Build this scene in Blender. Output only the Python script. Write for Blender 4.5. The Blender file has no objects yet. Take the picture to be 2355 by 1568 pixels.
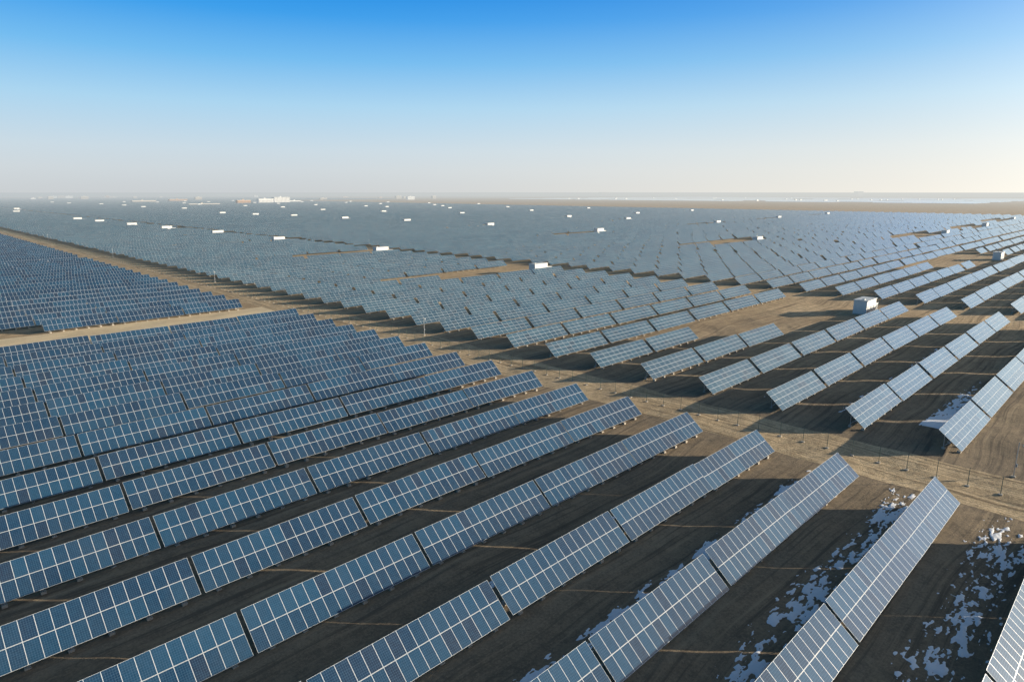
import bpy, math, random
import numpy as np
from mathutils import Vector, Matrix, noise
random.seed(7)
rng = np.random.default_rng(11)
sc = bpy.context.scene
col = sc.collection
H = 32.75
PITCH = math.radians(12.88); HEAD = math.radians(44.72)
FX, FY = math.sin(HEAD), math.cos(HEAD)
SUN_EL = math.radians(10.5)
SX, SY = 0.78, -0.62            # horizontal direction towards the sun
n_ = math.hypot(SX, SY); SX /= n_; SY /= n_

# ------------------------------------------------------------------ nodes
class NT:
    def __init__(s, mat):
        s.t = mat.node_tree; s.n = s.t.nodes; s.l = s.t.links
    def new(s, typ, **kw):
        nd = s.n.new(typ)
        for k, v in kw.items(): setattr(nd, k, v)
        return nd
    def put(s, sock, v):
        if v is None: return
        if isinstance(v, bpy.types.NodeSocket): s.l.new(v, sock)
        else:
            if isinstance(v, tuple) and len(v) == 3 and sock.type == 'RGBA': v = (*v, 1)
            sock.default_value = v
    def math(s, op, a, b=None, c=None, clamp=False):
        nd = s.new('ShaderNodeMath', operation=op); nd.use_clamp = clamp
        s.put(nd.inputs[0], a)
        if b is not None: s.put(nd.inputs[1], b)
        if c is not None: s.put(nd.inputs[2], c)
        return nd.outputs[0]
    def mix(s, f, a, b, mode='MIX'):
        nd = s.new('ShaderNodeMix', data_type='RGBA', blend_type=mode)
        s.put(nd.inputs[0], f); s.put(nd.inputs[6], a); s.put(nd.inputs[7], b)
        return nd.outputs[2]
    def noise(s, vec, scale, detail=3, rough=.55):
        nd = s.new('ShaderNodeTexNoise'); s.put(nd.inputs['Vector'], vec)
        nd.inputs['Scale'].default_value = scale; nd.inputs['Detail'].default_value = detail
        nd.inputs['Roughness'].default_value = rough
        return nd.outputs[0]
    def rng(s, v, a, b, c=0., d=1.):
        nd = s.new('ShaderNodeMapRange'); s.put(nd.inputs[0], v)
        for i, x in enumerate((a, b, c, d)): nd.inputs[i+1].default_value = x
        return nd.outputs[0]
    def comb(s, x, y, z=0.):
        nd = s.new('ShaderNodeCombineXYZ')
        s.put(nd.inputs[0], x); s.put(nd.inputs[1], y); s.put(nd.inputs[2], z)
        return nd.outputs[0]

def haze_group():  # haze painted onto surfaces as emission, growing with distance from the origin
    g = bpy.data.node_groups.new("painted_haze", 'ShaderNodeTree')
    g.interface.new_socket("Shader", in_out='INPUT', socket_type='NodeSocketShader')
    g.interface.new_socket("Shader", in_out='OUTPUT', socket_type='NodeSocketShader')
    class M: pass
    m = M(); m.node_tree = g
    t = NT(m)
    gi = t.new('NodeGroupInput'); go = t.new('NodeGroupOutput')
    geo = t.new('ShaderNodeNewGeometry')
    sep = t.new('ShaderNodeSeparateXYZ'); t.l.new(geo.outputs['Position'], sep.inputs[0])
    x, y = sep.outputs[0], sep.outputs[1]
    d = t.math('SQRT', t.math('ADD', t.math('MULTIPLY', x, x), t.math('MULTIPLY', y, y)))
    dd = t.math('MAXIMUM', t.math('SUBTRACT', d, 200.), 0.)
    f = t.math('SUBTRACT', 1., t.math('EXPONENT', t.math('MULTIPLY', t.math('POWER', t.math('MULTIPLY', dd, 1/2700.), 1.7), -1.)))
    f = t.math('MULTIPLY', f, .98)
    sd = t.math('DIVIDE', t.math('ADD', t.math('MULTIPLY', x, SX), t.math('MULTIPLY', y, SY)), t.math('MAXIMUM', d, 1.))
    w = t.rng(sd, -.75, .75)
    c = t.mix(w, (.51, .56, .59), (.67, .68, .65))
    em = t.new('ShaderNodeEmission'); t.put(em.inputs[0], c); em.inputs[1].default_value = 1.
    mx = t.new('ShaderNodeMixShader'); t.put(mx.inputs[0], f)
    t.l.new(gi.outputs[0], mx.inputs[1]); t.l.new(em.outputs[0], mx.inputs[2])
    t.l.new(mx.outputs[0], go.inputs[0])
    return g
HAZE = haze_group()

def material(name):
    m = bpy.data.materials.new(name); m.use_nodes = True
    t = NT(m)
    t.bsdf = m.node_tree.nodes['Principled BSDF']
    out = m.node_tree.nodes['Material Output']
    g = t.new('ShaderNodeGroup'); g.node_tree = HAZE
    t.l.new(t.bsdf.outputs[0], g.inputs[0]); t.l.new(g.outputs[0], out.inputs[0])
    return m, t

def plain(name, c, rough=.6, metal=0., var=.12, scale=3.):
    m, t = material(name)
    tc = t.new('ShaderNodeTexCoord')
    n = t.noise(tc.outputs['Object'], scale, 4)
    a = tuple(v*(1-var) for v in c); b = tuple(min(1, v*(1+var)) for v in c)
    t.put(t.bsdf.inputs['Base Color'], t.mix(n, a, b))
    t.bsdf.inputs['Roughness'].default_value = rough
    t.bsdf.inputs['Metallic'].default_value = metal
    return m

def panel_material(name, mw, mh, nu, nv, frame, cA, cB, cC, sheen=0., dust=.08, line=1.):
    """mw, mh module size along / up the table; nu, nv cells in a module"""
    m, t = material(name)
    uv = t.new('ShaderNodeUVMap')
    sep = t.new('ShaderNodeSeparateXYZ'); t.l.new(uv.outputs[0], sep.inputs[0])
    u, v = sep.outputs[0], sep.outputs[1]
    eu = t.math('PINGPONG', u, mw/2); ev = t.math('PINGPONG', v, mh/2)
    fr = t.math('LESS_THAN', t.math('MINIMUM', eu, ev), frame)
    cu = (mw-2*frame-.02)/nu; cv = (mh-2*frame-.02)/nv
    mu = t.math('FLOOR', t.math('DIVIDE', u, mw)); mv = t.math('FLOOR', t.math('DIVIDE', v, mh))
    lu = t.math('SUBTRACT', t.math('SUBTRACT', u, t.math('MULTIPLY', mu, mw)), frame+.01)
    lv = t.math('SUBTRACT', t.math('SUBTRACT', v, t.math('MULTIPLY', mv, mh)), frame+.01)
    ln = t.math('LESS_THAN', t.math('MINIMUM', t.math('PINGPONG', lu, cu/2), t.math('PINGPONG', lv, cv/2)), .006)
    oi = t.new('ShaderNodeObjectInfo')
    wn = t.new('ShaderNodeTexWhiteNoise', noise_dimensions='4D')
    t.put(wn.inputs['Vector'], t.comb(mu, mv, 0.)); t.put(wn.inputs['W'], t.math('MULTIPLY', oi.outputs['Random'], 977.))
    wt = t.new('ShaderNodeTexWhiteNoise', noise_dimensions='1D'); t.put(wt.inputs['W'], t.math('ADD', t.math('MULTIPLY', oi.outputs['Random'], 517.), t.math('FLOOR', t.math('DIVIDE', u, mw*7.999))))
    wc = t.new('ShaderNodeTexWhiteNoise', noise_dimensions='3D')
    t.put(wc.inputs['Vector'], t.comb(t.math('FLOOR', t.math('DIVIDE', u, cu)), t.math('FLOOR', t.math('DIVIDE', v, cv)), 0.))
    k = t.math('ADD', t.math('MULTIPLY', wn.outputs[0], .35), t.math('MULTIPLY', wt.outputs[0], .65))
    c = t.mix(t.rng(k, .2, .85), cA, cB)
    c = t.mix(t.math('GREATER_THAN', wn.outputs[0], .91), c, cC)
    c = t.mix(.10, c, t.mix(wc.outputs[0], tuple(q*.3 for q in cA), tuple(q*1.8 for q in cB)))
    c = t.mix(ln, c, tuple(q*1.2+.05*line for q in cB))
    c = t.mix(fr, c, (.60, .62, .62))
    # dust film
    geo = t.new('ShaderNodeNewGeometry')
    ds = t.rng(t.noise(geo.outputs['Position'], .35, 4), .35, .75, .0, dust)
    c = t.mix(ds, c, (.38, .38, .36))
    t.put(t.bsdf.inputs['Base Color'], c)
    t.put(t.bsdf.inputs['Roughness'], t.math('ADD', t.math('MULTIPLY', fr, .3), .09))
    t.bsdf.inputs['IOR'].default_value = 1.5
    t.bsdf.inputs['Sheen Weight'].default_value = sheen
    t.bsdf.inputs['Sheen Roughness'].default_value = .3
    t.put(t.bsdf.inputs['Sheen Tint'], (.88, .95, 1.))
    return m

MW, MH = .9690, 1.70
PAN_A = panel_material("blue_polycrystalline_glass", MW, MH, 6, 10, .018, (.012, .035, .075), (.018, .070, .132), (.018, .034, .066), .12, .035)
MW2, MH2 = 1.585, .89
PAN_B = panel_material("grey_blue_solar_glass", MW2, MH2, 10, 6, .021, (.028, .070, .112), (.048, .110, .158), (.038, .066, .098), .45, .12)
PAN_C = panel_material("painted_reflection_solar_glass", MW2, MH2, 10, 6, .024, (.40, .48, .54), (.50, .57, .62), (.45, .5, .55), .2, .2)  # bright sky reflection of the far panels painted in as pale base colour
ALU = plain("galvanised_steel", (.50, .50, .49), .45, .6)
BACK = plain("white_backsheet", (.50, .50, .48), .6)
CONC = plain("concrete", (.44, .39, .32), .85, 0, .25, 6)
WHITE = plain("white_painted_wall", (.72, .71, .67), .6, 0, .08, 2)
ROOFM = plain("pale_roof_sheet", (.66, .66, .62), .55, 0, .12, 2)
LOUV = plain("louvre_grey", (.42, .43, .43), .5, .1)
GREY = plain("grey_painted_metal", (.26, .28, .30), .5, .2)
DARK = plain("dark_glass", (.03, .04, .05), .2)
GREEN = plain("green_coated_steel", (.09, .13, .10), .5)
BRICK = plain("ochre_render", (.42, .26, .15), .8)

def ground_material(name, lo, hi, stones=True, bump=.6, painted_shade=0., dark=1.):
    m, t = material(name)
    geo = t.new('ShaderNodeNewGeometry'); p = geo.outputs['Position']
    sep = t.new('ShaderNodeSeparateXYZ'); t.l.new(p, sep.inputs[0])
    n1 = t.noise(p, .045, 5, .6); n2 = t.noise(p, .55, 7, .7); n3 = t.noise(p, 4., 6, .8)
    c = t.mix(t.rng(n1, .3, .7), lo, hi)
    c = t.mix(t.rng(n2, .42, .66, 0., .7*dark), c, tuple(v*.50 for v in lo))
    c = t.mix(t.rng(n3, .5, .7, 0., .7), c, tuple(min(1, v*1.35) for v in hi))
    c = t.mix(t.rng(n3, .48, .32, 0., .7*dark), c, tuple(v*.45 for v in lo))
    # wheel ruts running along the rows / road
    wob = t.math('MULTIPLY', t.noise(p, .018, 2), 9.)
    sx, sy = sep.outputs[0], sep.outputs[1]
    if stones: vec = t.comb(t.math('MULTIPLY', sx, .035), t.math('MULTIPLY', t.math('ADD', sy, wob), 1.5), 0.)
    else: vec = t.comb(t.math('MULTIPLY', t.math('ADD', sx, wob), 1.6), t.math('MULTIPLY', sy, .03), 0.)
    st = t.noise(vec, 1., 5, .65)
    c = t.mix(t.rng(st, .52, .63, 0., .8*dark), c, tuple(v*.42 for v in lo))
    c = t.mix(t.rng(st, .44, .30, 0., .75), c, tuple(min(1, v*1.3) for v in hi))
    if painted_shade:  # shade between the near rows painted into the soil colour, fading outward
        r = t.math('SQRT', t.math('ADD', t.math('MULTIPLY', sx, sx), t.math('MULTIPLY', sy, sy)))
        shade_fac = t.rng(t.math('ADD', r, t.math('MULTIPLY', n1, 60.)), 130., 240., painted_shade, 0.)
        c = t.mix(shade_fac, c, (.105, .095, .08))
    t.put(t.bsdf.inputs['Base Color'], c)
    t.bsdf.inputs['Roughness'].default_value = .95
    t.bsdf.inputs['Specular IOR Level'].default_value = .15
    b = t.new('ShaderNodeBump'); b.inputs['Strength'].default_value = bump; b.inputs['Distance'].default_value = .12
    h = t.math('ADD', t.math('MULTIPLY', n2, 1.), t.math('ADD', t.math('MULTIPLY', n3, .45), t.math('MULTIPLY', st, .9)))
    t.put(b.inputs['Height'], h); t.l.new(b.outputs[0], t.bsdf.inputs['Normal'])
    return m
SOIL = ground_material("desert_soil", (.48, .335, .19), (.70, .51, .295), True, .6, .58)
TRACK = ground_material("sandy_track", (.46, .335, .195), (.70, .53, .32), False, 1.)
STRIP = ground_material("sandy_strip", (.76, .565, .335), (.85, .66, .41), True, .25, 0., .35)
def snow_material():
    m, t = material("old_snow")
    geo = t.new('ShaderNodeNewGeometry')
    n = t.noise(geo.outputs['Position'], 2.5, 5)
    t.put(t.bsdf.inputs['Base Color'], t.mix(t.rng(n, .3, .7), (.94, .94, .94), (.99, .99, .99)))
    t.bsdf.inputs['Roughness'].default_value = .6
    b = t.new('ShaderNodeBump'); b.inputs['Distance'].default_value = .03; t.put(b.inputs['Height'], n)
    t.l.new(b.outputs[0], t.bsdf.inputs['Normal'])
    return m
SNOW = snow_material()

# ------------------------------------------------------------------ mesh helpers
class MB:
    def __init__(s): s.v = []; s.f = []; s.m = []; s.mats = []; s.uv = {}
    def mi(s, mat):
        if mat not in s.mats: s.mats.append(mat)
        return s.mats.index(mat)
    def box(s, x0, x1, y0, y1, z0, z1, mat):
        b = len(s.v)
        s.v += [(x0,y0,z0),(x1,y0,z0),(x1,y1,z0),(x0,y1,z0),(x0,y0,z1),(x1,y0,z1),(x1,y1,z1),(x0,y1,z1)]
        for q in ((0,3,2,1),(4,5,6,7),(0,1,5,4),(1,2,6,5),(2,3,7,6),(3,0,4,7)):
            s.f.append(tuple(b+i for i in q)); s.m.append(s.mi(mat))
    def beam(s, p, q, w, mat, sides=4):
        p = Vector(p); q = Vector(q); d = (q-p).normalized()
        a = d.orthogonal().normalized() if abs(d.z) < .95 else Vector((1,0,0))
        c = d.cross(a).normalized(); a = c.cross(d)
        b = len(s.v)
        for e in (p, q):
            for i in range(sides):
                an = 2*math.pi*(i+.5)/sides
                s.v.append(tuple(e + (a*math.cos(an)+c*math.sin(an))*w))
        k = s.mi(mat)
        for i in range(sides):
            j = (i+1) % sides
            s.f.append((b+i, b+j, b+sides+j, b+sides+i)); s.m.append(k)
        s.f.append(tuple(b+i for i in reversed(range(sides)))); s.m.append(k)
        s.f.append(tuple(b+sides+i for i in range(sides))); s.m.append(k)
    def slab(s, x0, x1, v0, v1, L, ybot, zbot, th, top, side, u0=0., back=None):
        """tilted slab following the module plane; v along slope"""
        ct, stt = math.cos(TILT), math.sin(TILT)
        def P(x, v, o): return (x, ybot+v*ct+o*stt, zbot+v*stt-o*ct)
        b = len(s.v)
        s.v += [P(x0,v0,0),P(x1,v0,0),P(x1,v1,0),P(x0,v1,0),P(x0,v0,th),P(x1,v0,th),P(x1,v1,th),P(x0,v1,th)]
        s.uv[len(s.f)] = [(u0,v0),(u0+x1-x0,v0),(u0+x1-x0,v1),(u0,v1)]
        s.f.append((b,b+1,b+2,b+3)); s.m.append(s.mi(top))
        s.f.append((b+7,b+6,b+5,b+4)); s.m.append(s.mi(back or side))
        for q in ((0,4,5,1),(1,5,6,2),(2,6,7,3),(3,7,4,0)):
            s.f.append(tuple(b+i for i in q)); s.m.append(s.mi(side))
    def mesh(s, name):
        me = bpy.data.meshes.new(name); me.from_pydata(s.v, [], s.f)
        for mt in s.mats: me.materials.append(mt)
        me.polygons.foreach_set('material_index', s.m)
        ul = me.uv_layers.new(name="UVMap")
        if s.uv:
            arr = np.zeros(len(me.loops)*2, dtype=np.float32)
            st = np.zeros(len(me.polygons), dtype=np.int32); me.polygons.foreach_get('loop_start', st)
            for fi, c in s.uv.items():
                for i, (a, b) in enumerate(c):
                    arr[(st[fi]+i)*2] = a; arr[(st[fi]+i)*2+1] = b
            ul.data.foreach_set('uv', arr)
        me.update(); return me

def obj(name, data, loc=(0,0,0), parent=None, **props):
    o = bpy.data.objects.new(name, data); o.location = loc
    col.objects.link(o)
    if parent: o.parent = parent
    for k, v in props.items(): o[k] = v
    return o

# ------------------------------------------------------------------ terrain
def gz(x, y):
    w = np.clip((260-np.hypot(x, y))/120, 0, 1)
    return w*(.07*np.sin(x*.41+y*.13+1.2*np.sin(y*.21)) + .05*np.sin(y*.57-x*.09+np.sin(x*.33)) + .035*np.sin(x*.93+2.1)*np.sin(y*.81+.5))
def gzf(x, y): return float(gz(np.float64(x), np.float64(y)))

def axis(a, b):
    far = [260,300,360,450,600,900,1400,2200,3500,6000,12000,24000,45000]
    return np.array([-v for v in reversed(far)] + list(np.arange(a, b+.1, 1.25)) + far, dtype=float)
gx = np.unique(np.concatenate([axis(-25, 250), [78.75, 95.0]])); gy = np.unique(axis(-15, 250))
def sheet(name, xs, ys, dz, mat, **props):
    X, Y = np.meshgrid(xs, ys); Z = gz(X, Y)+dz
    V = np.stack([X, Y, Z], -1).reshape(-1, 3)
    nx, ny = len(xs), len(ys)
    i = np.arange(nx-1); j = np.arange(ny-1)
    I, J = np.meshgrid(i, j); b = (J*nx+I).ravel()
    F = np.stack([b, b+1, b+nx+1, b+nx], -1)
    me = bpy.data.meshes.new(name); me.from_pydata(V.tolist(), [], F.tolist()); me.materials.append(mat)
    me.polygons.foreach_set('use_smooth', [True]*len(me.polygons))
    return obj(name, me, **props)
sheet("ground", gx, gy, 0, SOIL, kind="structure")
def rng_of(a, lo, hi): return a[(a >= lo) & (a <= hi)]
sheet("dirt_road", rng_of(gx, 80, 92), rng_of(gy, -15, 1400), .008, TRACK, kind="structure")
sheet("cross_track", rng_of(gx, -25, 80.0), rng_of(gy, 163, 186), .008, STRIP, kind="structure")

# ------------------------------------------------------------------ solar tables
TILT = math.radians(40)
SL = 3.42; CT, ST = math.cos(TILT), math.sin(TILT)
YB, ZB = -SL*CT, .56
LA = 16*MW; PITCH_A = 15.85
SLB = 3.58; YB2, ZB2 = -SLB*CT, .50
LB = 11*MW2; PITCH_B = 18.52

def legset(b, x, yb, zb, sl, foot=True):
    for s in (.16, .80):
        y = yb+sl*s*CT; z = zb+sl*s*ST-.16
        b.beam((x, y+.06, -.15), (x, y+.06, z), .045, ALU)
        if foot: b.box(x-.2, x+.2, y-.16, y+.26, -.2, .16, CONC)
    b.beam((x, yb+sl*.80*CT+.06, .35), (x, yb+sl*.42*CT+.06, zb+sl*.42*ST-.16), .03, ALU)
    b.beam((x, yb+sl*.04*CT+.06, zb+sl*.04*ST-.11), (x, yb+sl*.96*CT+.06, zb+sl*.96*ST-.11), .045, ALU)
def rails(b, L, yb, zb, sl):
    for s in (.1, .38, .62, .9):
        y = yb+sl*s*CT+.045; z = zb+sl*s*ST-.075
        b.beam((.05, y, z), (L-.05, y, z), .028, ALU)

def table_parts(kind):
    if kind == 'A': L, yb, zb, sl, mat, mh = LA, YB, ZB, SL, PAN_A, MH
    else: L, yb, zb, sl, mat, mh = LB, YB2, ZB2, SLB, PAN_B, MH2*2
    r = {}
    b = MB(); b.slab(0, L, 0, mh, L, yb, zb, .045, mat, ALU, back=BACK); r['lower_module_row'] = b.mesh('lower_module_row')
    b = MB()
    # upper strip sits one small clamp gap above the lower one
    b.slab(0, L, mh, 2*mh, L, yb+(sl-2*mh)*CT, zb+(sl-2*mh)*ST, .045, mat, ALU, back=BACK); r['upper_module_row'] = b.mesh('upper_module_row')
    b = MB(); rails(b, L, yb, zb, sl)
    b.slab(0.0, L, mh+.001, mh+(sl-2*mh)-.001, L, yb+.02*ST, zb-.02*CT, .03, BACK, ALU)
    r['support_frame'] = b.mesh('support_frame')
    b = MB(); legset(b, 0, yb, zb, sl); r['leg'] = b.mesh('leg')
    # all-in-one
    b = MB(); b.slab(0, L, 0, mh, L, yb, zb, .045, mat, ALU, back=BACK)
    b.slab(0, L, mh, 2*mh, L, yb+(sl-2*mh)*CT, zb+(sl-2*mh)*ST, .045, mat, ALU, back=BACK)
    rails(b, L, yb, zb, sl)
    for i in range(6): legset(b, 1.2+i*(L-2.4)/5, yb, zb, sl)
    r['whole'] = b.mesh('table_mesh')
    r['L'] = L
    return r
PA, PB = table_parts('A'), table_parts('B')

def in_view(x, y, m):
    d = x*FX+y*FY; r = x*FY-y*FX
    return d > 34-m and abs(r) < .787*(.975*d+7.3)+m

houses = [(196,57.5),(199,184),(199,300),(197,417),(195,516),(190,616),(186,702),(182,801),(181,892),
 (399,60),(424,195),(426,329),(426,459),(423,588),(412,697),(407,815),(392,898),(384,992),
 (594,125),(627,333),(632,448),(639,543),(626,735),(597,892),(576,1046),
 (762,129),(801,345),(807,556),(797,759),(815,993),(788,1165),
 (960,137),(994,358),(995,577),(992,795),(953,975),(922,1148)]
tables = []   # (x0, ytop, kind)
X_END_A = 78.4
for k in range(-1, 16):
    y = 14.2+10.03*min(k, 9)+9.3*max(0, k-9); x = X_END_A; i = 0
    while x > -25:
        L = LA; x0 = x-L
        if not (k == 15 and x0 < 14): tables.append((x0, y, 'A', i))
        x = x0-(.10 if i == 0 else .34); i += 1
for k in range(0, 18):
    y = 187.5+10.2*k; x = 74.5; i = 0
    while x > -10:
        x0 = x-LA
        if not (k == 0 and x0 < 22): tables.append((x0, y, 'A', i))
        x = x0-.3; i += 1
for k in range(0, 60):
    y = 381+10.2*k; x = 74.5
    while x > 10:
        x0 = x-LA; tables.append((x0, y, 'A', 9)); x = x0-.3
blocks = [(95.2, 6), (221.5, 12), (448, 12), (674.5, 12), (901, 13)]
def missing(x0, y):
    for hx, hy in houses:
        if -1 < y-hy < 19.5 and hx-(52 if y-hy < 8.5 else 70) < x0+9 < hx+22: return True
    return False
r2 = random.Random(21)
for j in range(0, 400):
    y = 17.55+11.5*j
    if y > 2600: break
    drift = 0.
    for bi, (bx, n) in enumerate(blocks):
        # rows further out are set out a little differently from one another
        far = min(1., max(0., (math.hypot(bx, y)-230)/200))
        off = r2.uniform(-3.5, 3.5)*far if bi else 0.
        dy = r2.uniform(-.5, .5)*far
        sp = r2.randrange(3)
        for i in range(n):
            pair = (-.45 if (i+sp) % 3 else .9)*far
            x0 = bx+off+i*PITCH_B+(2. if i >= 6 else 0)+pair
            if x0 > 1150: continue
            if not missing(x0, y): tables.append((x0, y+dy, 'B', i))
vis = [t for t in tables if in_view(t[0]+9, t[1], 6)]
vis.sort(key=lambda t: math.hypot(t[0]+9, t[1]))
near = vis[:300]; nearset = set(near)
rest = [t for t in tables if t not in nearset and in_view(t[0]+9, t[1], 60)]

labA = "tilted blue solar panel table of two module rows on sandy soil"
labB = "tilted pale grey-blue solar panel table of stacked landscape modules on sand"
labS = "tilted blue solar panel table with old snow lying behind it"
for (x0, y, kd, i) in near:
    P = PA if kd == 'A' else PB
    L = P['L']
    z = gzf(x0+L/2, y-1.3)
    snowy = (kd == 'A' and y < 26 and x0 > 25) or (kd == 'B' and y < 20)
    lab = labS if snowy else (labA if kd == 'A' else labB)
    dist = math.hypot(x0+L/2, y)
    rot = (math.radians(random.gauss(0, .5)), math.radians(random.gauss(0, .14)), math.radians(random.gauss(0, .14)))
    loc = (x0, y, z+random.uniform(-.07, .07))
    props = dict(label=lab, category="solar panel", group="tilted solar panel tables in long rows")
    if dist < 150:
        e = obj("solar_panel_table", None, loc, **props)
        e.empty_display_size = .5
        for nm in ('lower_module_row', 'upper_module_row', 'support_frame'): obj(nm, P[nm], parent=e)
        for q in range(6): obj('leg', P['leg'], (1.2+q*(L-2.4)/5, 0, 0), e)
    else:
        e = obj("solar_panel_table", P['whole'], loc, **props)
    e.rotation_euler = rot

b = MB()
def far_table(x0, y, kd, x1=None, mat=None):
    if kd == 'A': L, yb, zb, sl, mt, mh, mw = LA, YB, ZB, SL, PAN_A, MH, MW
    else: L, yb, zb, sl, mt, mh, mw = LB, YB2, ZB2, SLB, PAN_B, MH2*2, MW2
    mat = mat or mt
    if x1 is None: x1 = x0+L
    u0 = round((x0*3+y*7)/mw)*mw
    dz = random.uniform(-.12, .12); dy = random.uniform(-.15, .15)
    b.slab(x0, x1, 0, 2*mh, L, y+yb+dy, zb+dz, .05, mat, ALU, u0=u0, back=BACK)
for (x0, y, kd, i) in rest: far_table(x0, y, kd)
# distant plant beyond the open sand
y = 420
while y < 2300:
    for k in range(14):
        x0 = 2250+k*120
        blk = noise.noise(Vector((k*.7, y*.006, 5.)))
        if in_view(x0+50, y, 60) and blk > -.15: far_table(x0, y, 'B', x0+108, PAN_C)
    y += 9
y = 2600
while y < 4200:
    for k in range(14):
        x0 = 60+k*125
        if in_view(x0+50, y, 60): far_table(x0, y, 'B', x0+112)
    y += 13
obj("solar_panel_field", b.mesh("solar_panel_field"), kind="stuff")

# ------------------------------------------------------------------ inverter houses
def house_parts():
    r = []
    W, D, Z = 7.6, 3.4, 3.9
    b = MB(); b.box(0, W, 0, D, -.2, Z, WHITE); b.box(-.08, W+.08, -.08, D+.08, -.2, .28, CONC)
    r.append(('wall', b.mesh('wall')))
    b = MB(); b.box(-.2, W+.2, -.2, D+.2, Z, Z+.16, ROOFM); b.box(.9, 1.5, 1., 1.6, Z+.16, Z+.45, ROOFM)
    r.append(('roof', b.mesh('roof')))
    b = MB(); b.box(.7, 1.7, -.05, -.002, .32, 2.5, LOUV); b.box(1.52, 1.58, -.09, -.051, 1.3, 1.45, ALU)
    r.append(('door', b.mesh('door')))
    b = MB()
    for k in range(2):
        x = 3.+k*2.2
        b.box(x, x+1.1, -.04, -.002, 1.3, 2.2, LOUV)
        for q in range(5): b.box(x+.06, x+1.04, -.075, -.041, 1.36+q*.17, 1.45+q*.17, GREY)
    r.append(('vent', b.mesh('vent')))
    b = MB(); b.box(W+.8, W+3.1, .4, 2.7, 0, 2.2, WHITE); b.box(W+.7, W+3.2, .3, 2.8, 2.2, 2.35, ROOFM)
    b.box(W+.6, W+3.3, .2, 2.9, -.2, .15, CONC)
    for q in range(7): b.box(W+1.0+q*.28, W+1.1+q*.28, .28, .399, .4, 1.8, LOUV)
    r.append(('transformer', b.mesh('transformer')))
    b = MB()
    for q in range(3): b.box(.5, 1.9, -.09-.3*(q+1), -.081-.3*q, -.1, .27-.09*q, CONC)
    r.append(('step', b.mesh('step')))
    return r
HP = house_parts()
bw = MB(); bw.box(0, 8.2, 0, 3.6, -.2, 4.1, WHITE); bw.box(-.2, 8.4, -.2, 3.8, 4.1, 4.3, ROOFM); bw.box(.6, 1.8, -.05, -.002, .1, 2.6, LOUV); bw.box(3.2, 4.6, -.05, -.002, 1.4, 2.6, LOUV); bw.box(9, 11.4, .4, 2.8, 0, 2.4, WHITE)
HFAR = bw.mesh('inverter_house_mesh')
for hx, hy in houses:
    pr = dict(label="small white inverter house beside a grey-roofed transformer box among solar rows", category="utility building", group="white inverter houses in the solar field")
    if math.hypot(hx, hy) < 480:
        e = obj("inverter_house", None, (hx-5, hy-1.5, gzf(hx, hy)), **pr)
        for nm, me in HP: obj(nm, me, parent=e)
    else:
        e = obj("inverter_house", HFAR, (hx-5, hy-1.5, 0), **pr)
for hx in (60, 190, 420, 620, 800, 980, 1150):
    for q in range(6):
        hy = 1280+q*215+random.uniform(-45, 45)
        x = hx+random.uniform(-25, 25)
        if in_view(x, hy, 0):
            obj("inverter_house", HFAR, (x, hy, 0), label="tiny white inverter house standing among hazy solar rows", category="utility building", group="white inverter houses in the solar field")
for q in range(30):
    x = random.uniform(2300, 3400); hy = random.uniform(450, 2100)
    if in_view(x, hy, 0):
        obj("inverter_house", HFAR, (x, hy, 0), label="tiny white inverter house standing among hazy solar rows", category="utility building", group="white inverter houses in the solar field").scale = (1.5, 1.3, 1.3)

# ------------------------------------------------------------------ town buildings
def town(name, x, y, w, d, h, mat, label, cat="building"):
    e = obj(name, None, (x, y, 0), label=label, category=cat)
    b = MB(); b.box(0, w, 0, d, -.5, h, mat); obj('wall', b.mesh('wall'), parent=e)
    b = MB(); b.box(-.5, w+.5, -.5, d+.5, h, h+.6, ROOFM); b.box(w*.4, w*.4+5, d*.3, d*.3+4, h+.6, h+3, mat); obj('roof', b.mesh('roof'), parent=e)
    b = MB(); n = max(2, int(w/4)); fl = max(1, int(h/3.4))
    for f in range(fl):
        for i in range(n):
            xx = (i+.5)*w/n
            b.box(xx-1., xx+1., -.12, -.01, f*3.3+1.0, f*3.3+2.8, DARK)
    obj('window_row', b.mesh('window_row'), parent=e)
    return e
town("office_building", 846, 1910, 45, 16, 13, WHITE, "white multi-storey office building on the desert plain")
town("office_building", 905, 1935, 50, 18, 17, WHITE, "tall white office block with flat roof and dark windows")
town("office_building", 775, 1889, 38, 14, 10, BRICK, "ochre low office building with a flat roof")
town("warehouse", 585, 1720, 75, 12, 4., CONC, "long low pale warehouse beside the solar field", "warehouse")
town("warehouse", 630, 2351, 70, 16, 6, CONC, "long pale warehouse on the hazy plain", "warehouse")
town("warehouse", 790, 2507, 60, 16, 8, BRICK, "ochre warehouse on the hazy plain", "warehouse")
town("warehouse", 1010, 2050, 40, 12, 5, WHITE, "small white warehouse on the hazy plain", "warehouse")
for q in range(22):
    a = math.radians(random.uniform(7, 38)); r = random.uniform(2900, 4400)
    town("distant_building", r*math.sin(a), r*math.cos(a), random.uniform(15, 40), 14, random.uniform(5, 14), random.choice([CONC, WHITE, BRICK, CONC]), "small hazy building of a distant desert settlement")
town("factory_building", 6100, 4700, 130, 40, 30, BRICK, "distant brown factory building on the horizon", "factory")
town("factory_building", 9000, 2900, 200, 50, 40, WHITE, "distant pale factory building on the horizon", "factory")

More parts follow.
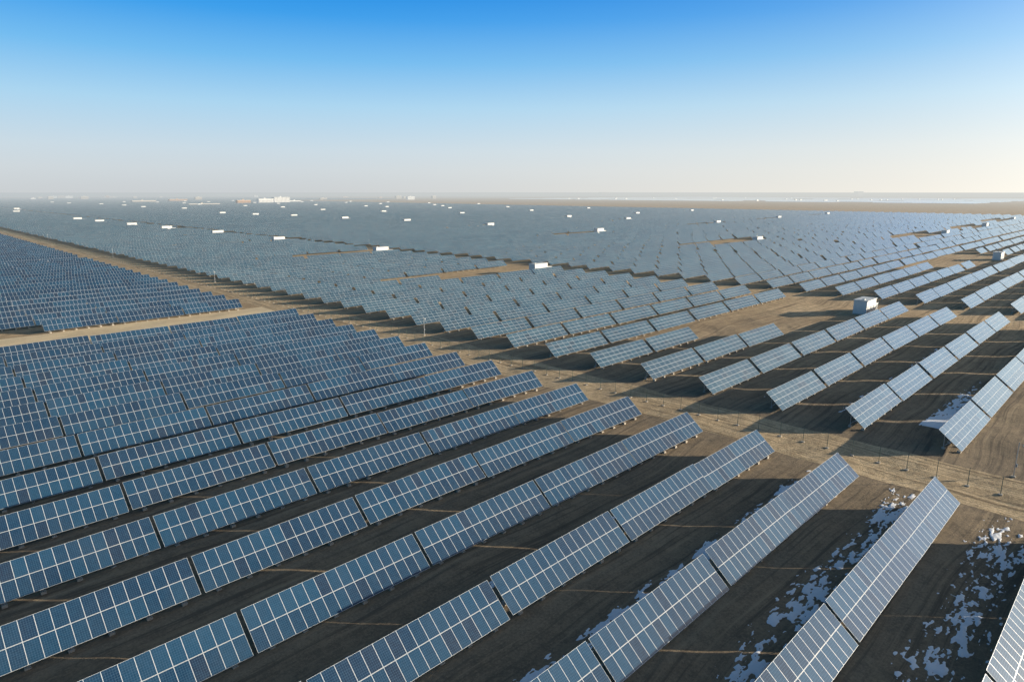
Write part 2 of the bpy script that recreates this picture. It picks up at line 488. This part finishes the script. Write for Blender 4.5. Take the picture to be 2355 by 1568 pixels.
# ------------------------------------------------------------------ fence
FXX = 85.6
fe = obj("wire_fence", None, (FXX, 0, 0), label="thin green wire fence with concrete footings beside the dirt road", category="fence")
b = MB(); b.beam((0,0,-.1), (0,0,1.95), .034, GREEN, 6); b.beam((0,0,1.95), (.2,0,2.2), .024, GREEN); b.box(-.2, .2, -.2, .2, -.15, .1, CONC)
post = b.mesh('post')
ys = [3+3.1*i for i in range(230)]
for y in ys[:100]: obj('post', post, (0, y, gzf(FXX, y)), fe)
b = MB()
for y in ys[100:]:
    b.beam((0,y,-.1), (0,y,2.0), .05, GREEN); b.box(-.2, .2, y-.2, y+.2, -.15, .1, CONC)
obj('post_run', b.mesh('post_run'), parent=fe, kind="stuff")
b = MB()
for a, c in zip(ys[:-1], ys[1:]):
    za, zc = gzf(FXX, a), gzf(FXX, c)
    for h in (.25, .65, 1.05, 1.45, 1.88): b.beam((0, a, h+za), (0, c, h+zc), .0055, GREEN, 3)
obj('wire_mesh', b.mesh('wire_mesh'), parent=fe)

# ------------------------------------------------------------------ camera poles
for (px, py) in ((92, 9.0), (90, 120), (91, 249), (91, 385), (92, 550)):
    e = obj("surveillance_pole", None, (px, py, gzf(px, py)), label="slim grey pole with a white surveillance camera by the fence", category="pole", group="surveillance poles along the fence")
    b = MB(); b.beam((0,0,-.1), (0,0,4.3), .05, ALU, 8); b.box(-.2,.2,-.2,.2,-.1,.12,CONC); obj('pole', b.mesh('pole'), parent=e)
    b = MB(); b.beam((0,0,4.05), (.0,-.5,4.15), .03, ALU); obj('arm', b.mesh('arm'), parent=e)
    b = MB(); b.beam((0,-.5,4.12), (0,-.5,3.9), .11, WHITE, 10); b.beam((0,-.5,3.9), (0,-.5,3.83), .06, DARK, 10); obj('camera', b.mesh('camera'), parent=e)
    b = MB(); b.box(-.12,.12,-.2,-.06,1.3,1.65,GREY); obj('control_box', b.mesh('control_box'), parent=e)

# ------------------------------------------------------------------ snow
def snow():
    V = []; F = []
    cell = .12
    def field(x, y, yc, w):
        n = noise.fractal(Vector((x*.60, y*2.0, yc*1.7)), .5, 2.1, 7)*.95 + noise.noise(Vector((x*.22, y*.3, yc)))*.55
        e = 1-((y-yc)/w)**2
        if x > 72 and yc < 30: e -= (x-72)*.12
        return n + .55*e
    # centre line, half width, covered share, from x, to x
    strips = [(16.6, 1.5, .24, 26, 79), (26.1, .95, .34, 24, 77), (7.0, 2.3, .17, 40, 80), (20.0, 1.2, .17, 104, 190), (31.7, .9, .07, 100, 160),
              (36.4, 1.2, .04, 20, 60), (46.6, 1.1, .02, 10, 50), (-2, 2.2, .13, 60, 80), (43.2, .9, .04, 100, 140)]
    for yc, w, share, xa, xb in strips:
        xs = np.arange(xa, xb, cell*1.3); yy = np.arange(yc-w*1.5, yc+w*1.5, cell)
        fld = np.array([[field(x, y, yc, w) for y in yy] for x in xs])
        fld = fld-np.quantile(fld, 1-share)
        idx = {}
        def vert(x, y, f):
            key = (round(x, 4), round(y, 4))
            if key not in idx:
                idx[key] = len(V)
                V.append((x, y, gzf(x, y)+.014+.05*min(1, max(0, f)*2.5)+.002*(yc % 1)))
            return idx[key]
        for i in range(len(xs)-1):
            for j in range(len(yy)-1):
                c = [(xs[i], yy[j], fld[i][j]), (xs[i+1], yy[j], fld[i+1][j]), (xs[i+1], yy[j+1], fld[i+1][j+1]), (xs[i], yy[j+1], fld[i][j+1])]
                if max(q[2] for q in c) <= 0: continue
                out = []
                for a in range(4):
                    p, q = c[a], c[(a+1) % 4]
                    if p[2] > 0: out.append(p)
                    if (p[2] > 0) != (q[2] > 0):
                        t = p[2]/(p[2]-q[2]); out.append((p[0]+(q[0]-p[0])*t, p[1]+(q[1]-p[1])*t, 0))
                ids = []
                for p in out:
                    k = vert(*p)
                    if k not in ids: ids.append(k)
                if len(ids) > 2: F.append(ids)
    me = bpy.data.meshes.new("snow"); me.from_pydata(V, [], F); me.materials.append(SNOW)
    me.polygons.foreach_set('use_smooth', [True]*len(me.polygons))
    obj("snow_patches", me, kind="stuff")
snow()

# ------------------------------------------------------------------ sky and sun
w = bpy.data.worlds.new("World"); sc.world = w; w.use_nodes = True
t = NT(w)
for n in list(t.n): t.n.remove(n)
tc = t.new('ShaderNodeTexCoord'); sep = t.new('ShaderNodeSeparateXYZ'); t.l.new(tc.outputs['Generated'], sep.inputs[0])
cr = t.new('ShaderNodeValToRGB')
stops = [(0, (.60,.63,.65)), (.03, (.62,.68,.72)), (.0576, (.59,.70,.78)), (.1177, (.40,.66,.87)), (.1754, (.17,.50,.87)), (.229, (.045,.345,.83)), (.2554, (.020,.29,.79)), (.40, (.012,.11,.28)), (1., (.034,.050,.074))]
el = cr.color_ramp.elements
el[0].position = 0; el[0].color = (*stops[0][1], 1); el[1].position = 1; el[1].color = (*stops[-1][1], 1)
for p, c in stops[1:-1]:
    e = el.new(p); e.color = (*c, 1)
t.put(cr.inputs[0], sep.outputs[2])
hl = t.math('SQRT', t.math('MAXIMUM', t.math('SUBTRACT', 1., t.math('MULTIPLY', sep.outputs[2], sep.outputs[2])), .001))
hd = t.math('ADD', t.math('MULTIPLY', sep.outputs[0], SX), t.math('MULTIPLY', sep.outputs[1], SY))
sd = t.math('DIVIDE', hd, hl)
lowf = t.math('EXPONENT', t.math('MULTIPLY', t.math('MAXIMUM', sep.outputs[2], 0.), -9.))
warm = t.math('MULTIPLY', t.math('MULTIPLY', t.math('POWER', t.rng(sd, -.3, 1.), 1.5), lowf), 1.0)
c = t.mix(t.math('MULTIPLY', warm, .9, clamp=True), cr.outputs[0], (1.12, 1.04, .88))
cool = t.math('MULTIPLY', t.rng(sd, 0., -.9), t.math('EXPONENT', t.math('MULTIPLY', t.math('MAXIMUM', sep.outputs[2], 0.), -20.)))
c = t.mix(t.math('MULTIPLY', cool, .10), c, (.47, .54, .59))
# bright aureole of hazy air around the low sun
sdot = t.math('ADD', t.math('MULTIPLY', hd, math.cos(SUN_EL)), t.math('MULTIPLY', sep.outputs[2], math.sin(SUN_EL)))
aur = t.math('MULTIPLY', t.math('POWER', t.math('MAXIMUM', sdot, 0.), 8.), 1.9)
bg1 = t.new('ShaderNodeBackground'); t.put(bg1.inputs[0], c); bg1.inputs[1].default_value = .99
sky = t.new('ShaderNodeTexSky', sky_type='NISHITA'); sky.sun_disc = False; sky.sun_elevation = SUN_EL
sky.sun_rotation = math.atan2(SX, SY); sky.altitude = 100
bg2 = t.new('ShaderNodeBackground'); t.put(bg2.inputs[0], sky.outputs[0]); bg2.inputs[1].default_value = .004
bg3 = t.new('ShaderNodeBackground'); t.put(bg3.inputs[0], (1., .97, .90)); t.put(bg3.inputs[1], aur)
ad = t.new('ShaderNodeAddShader'); t.l.new(bg1.outputs[0], ad.inputs[0]); t.l.new(bg2.outputs[0], ad.inputs[1])
ad2 = t.new('ShaderNodeAddShader'); t.l.new(ad.outputs[0], ad2.inputs[0]); t.l.new(bg3.outputs[0], ad2.inputs[1])
wo = t.new('ShaderNodeOutputWorld'); t.l.new(ad2.outputs[0], wo.inputs[0])

sl = bpy.data.lights.new("sun", 'SUN'); sl.energy = 7.8; sl.angle = math.radians(.5); sl.color = (1., .88, .70)
so = obj("sun", sl, (0, 0, 100))
sv = Vector((SX*math.cos(SUN_EL), SY*math.cos(SUN_EL), math.sin(SUN_EL)))
so.rotation_euler = sv.to_track_quat('Z', 'Y').to_euler()

cam = bpy.data.cameras.new("camera"); cam.sensor_width = 36; cam.lens = 22.87; cam.clip_start = .5; cam.clip_end = 90000
co = obj("camera", cam, (0, 0, H)); co.rotation_euler = (math.pi/2-PITCH, 0, -HEAD)
sc.camera = co
sc.view_settings.view_transform = 'Standard'; sc.view_settings.look = 'None'; sc.view_settings.exposure = 0
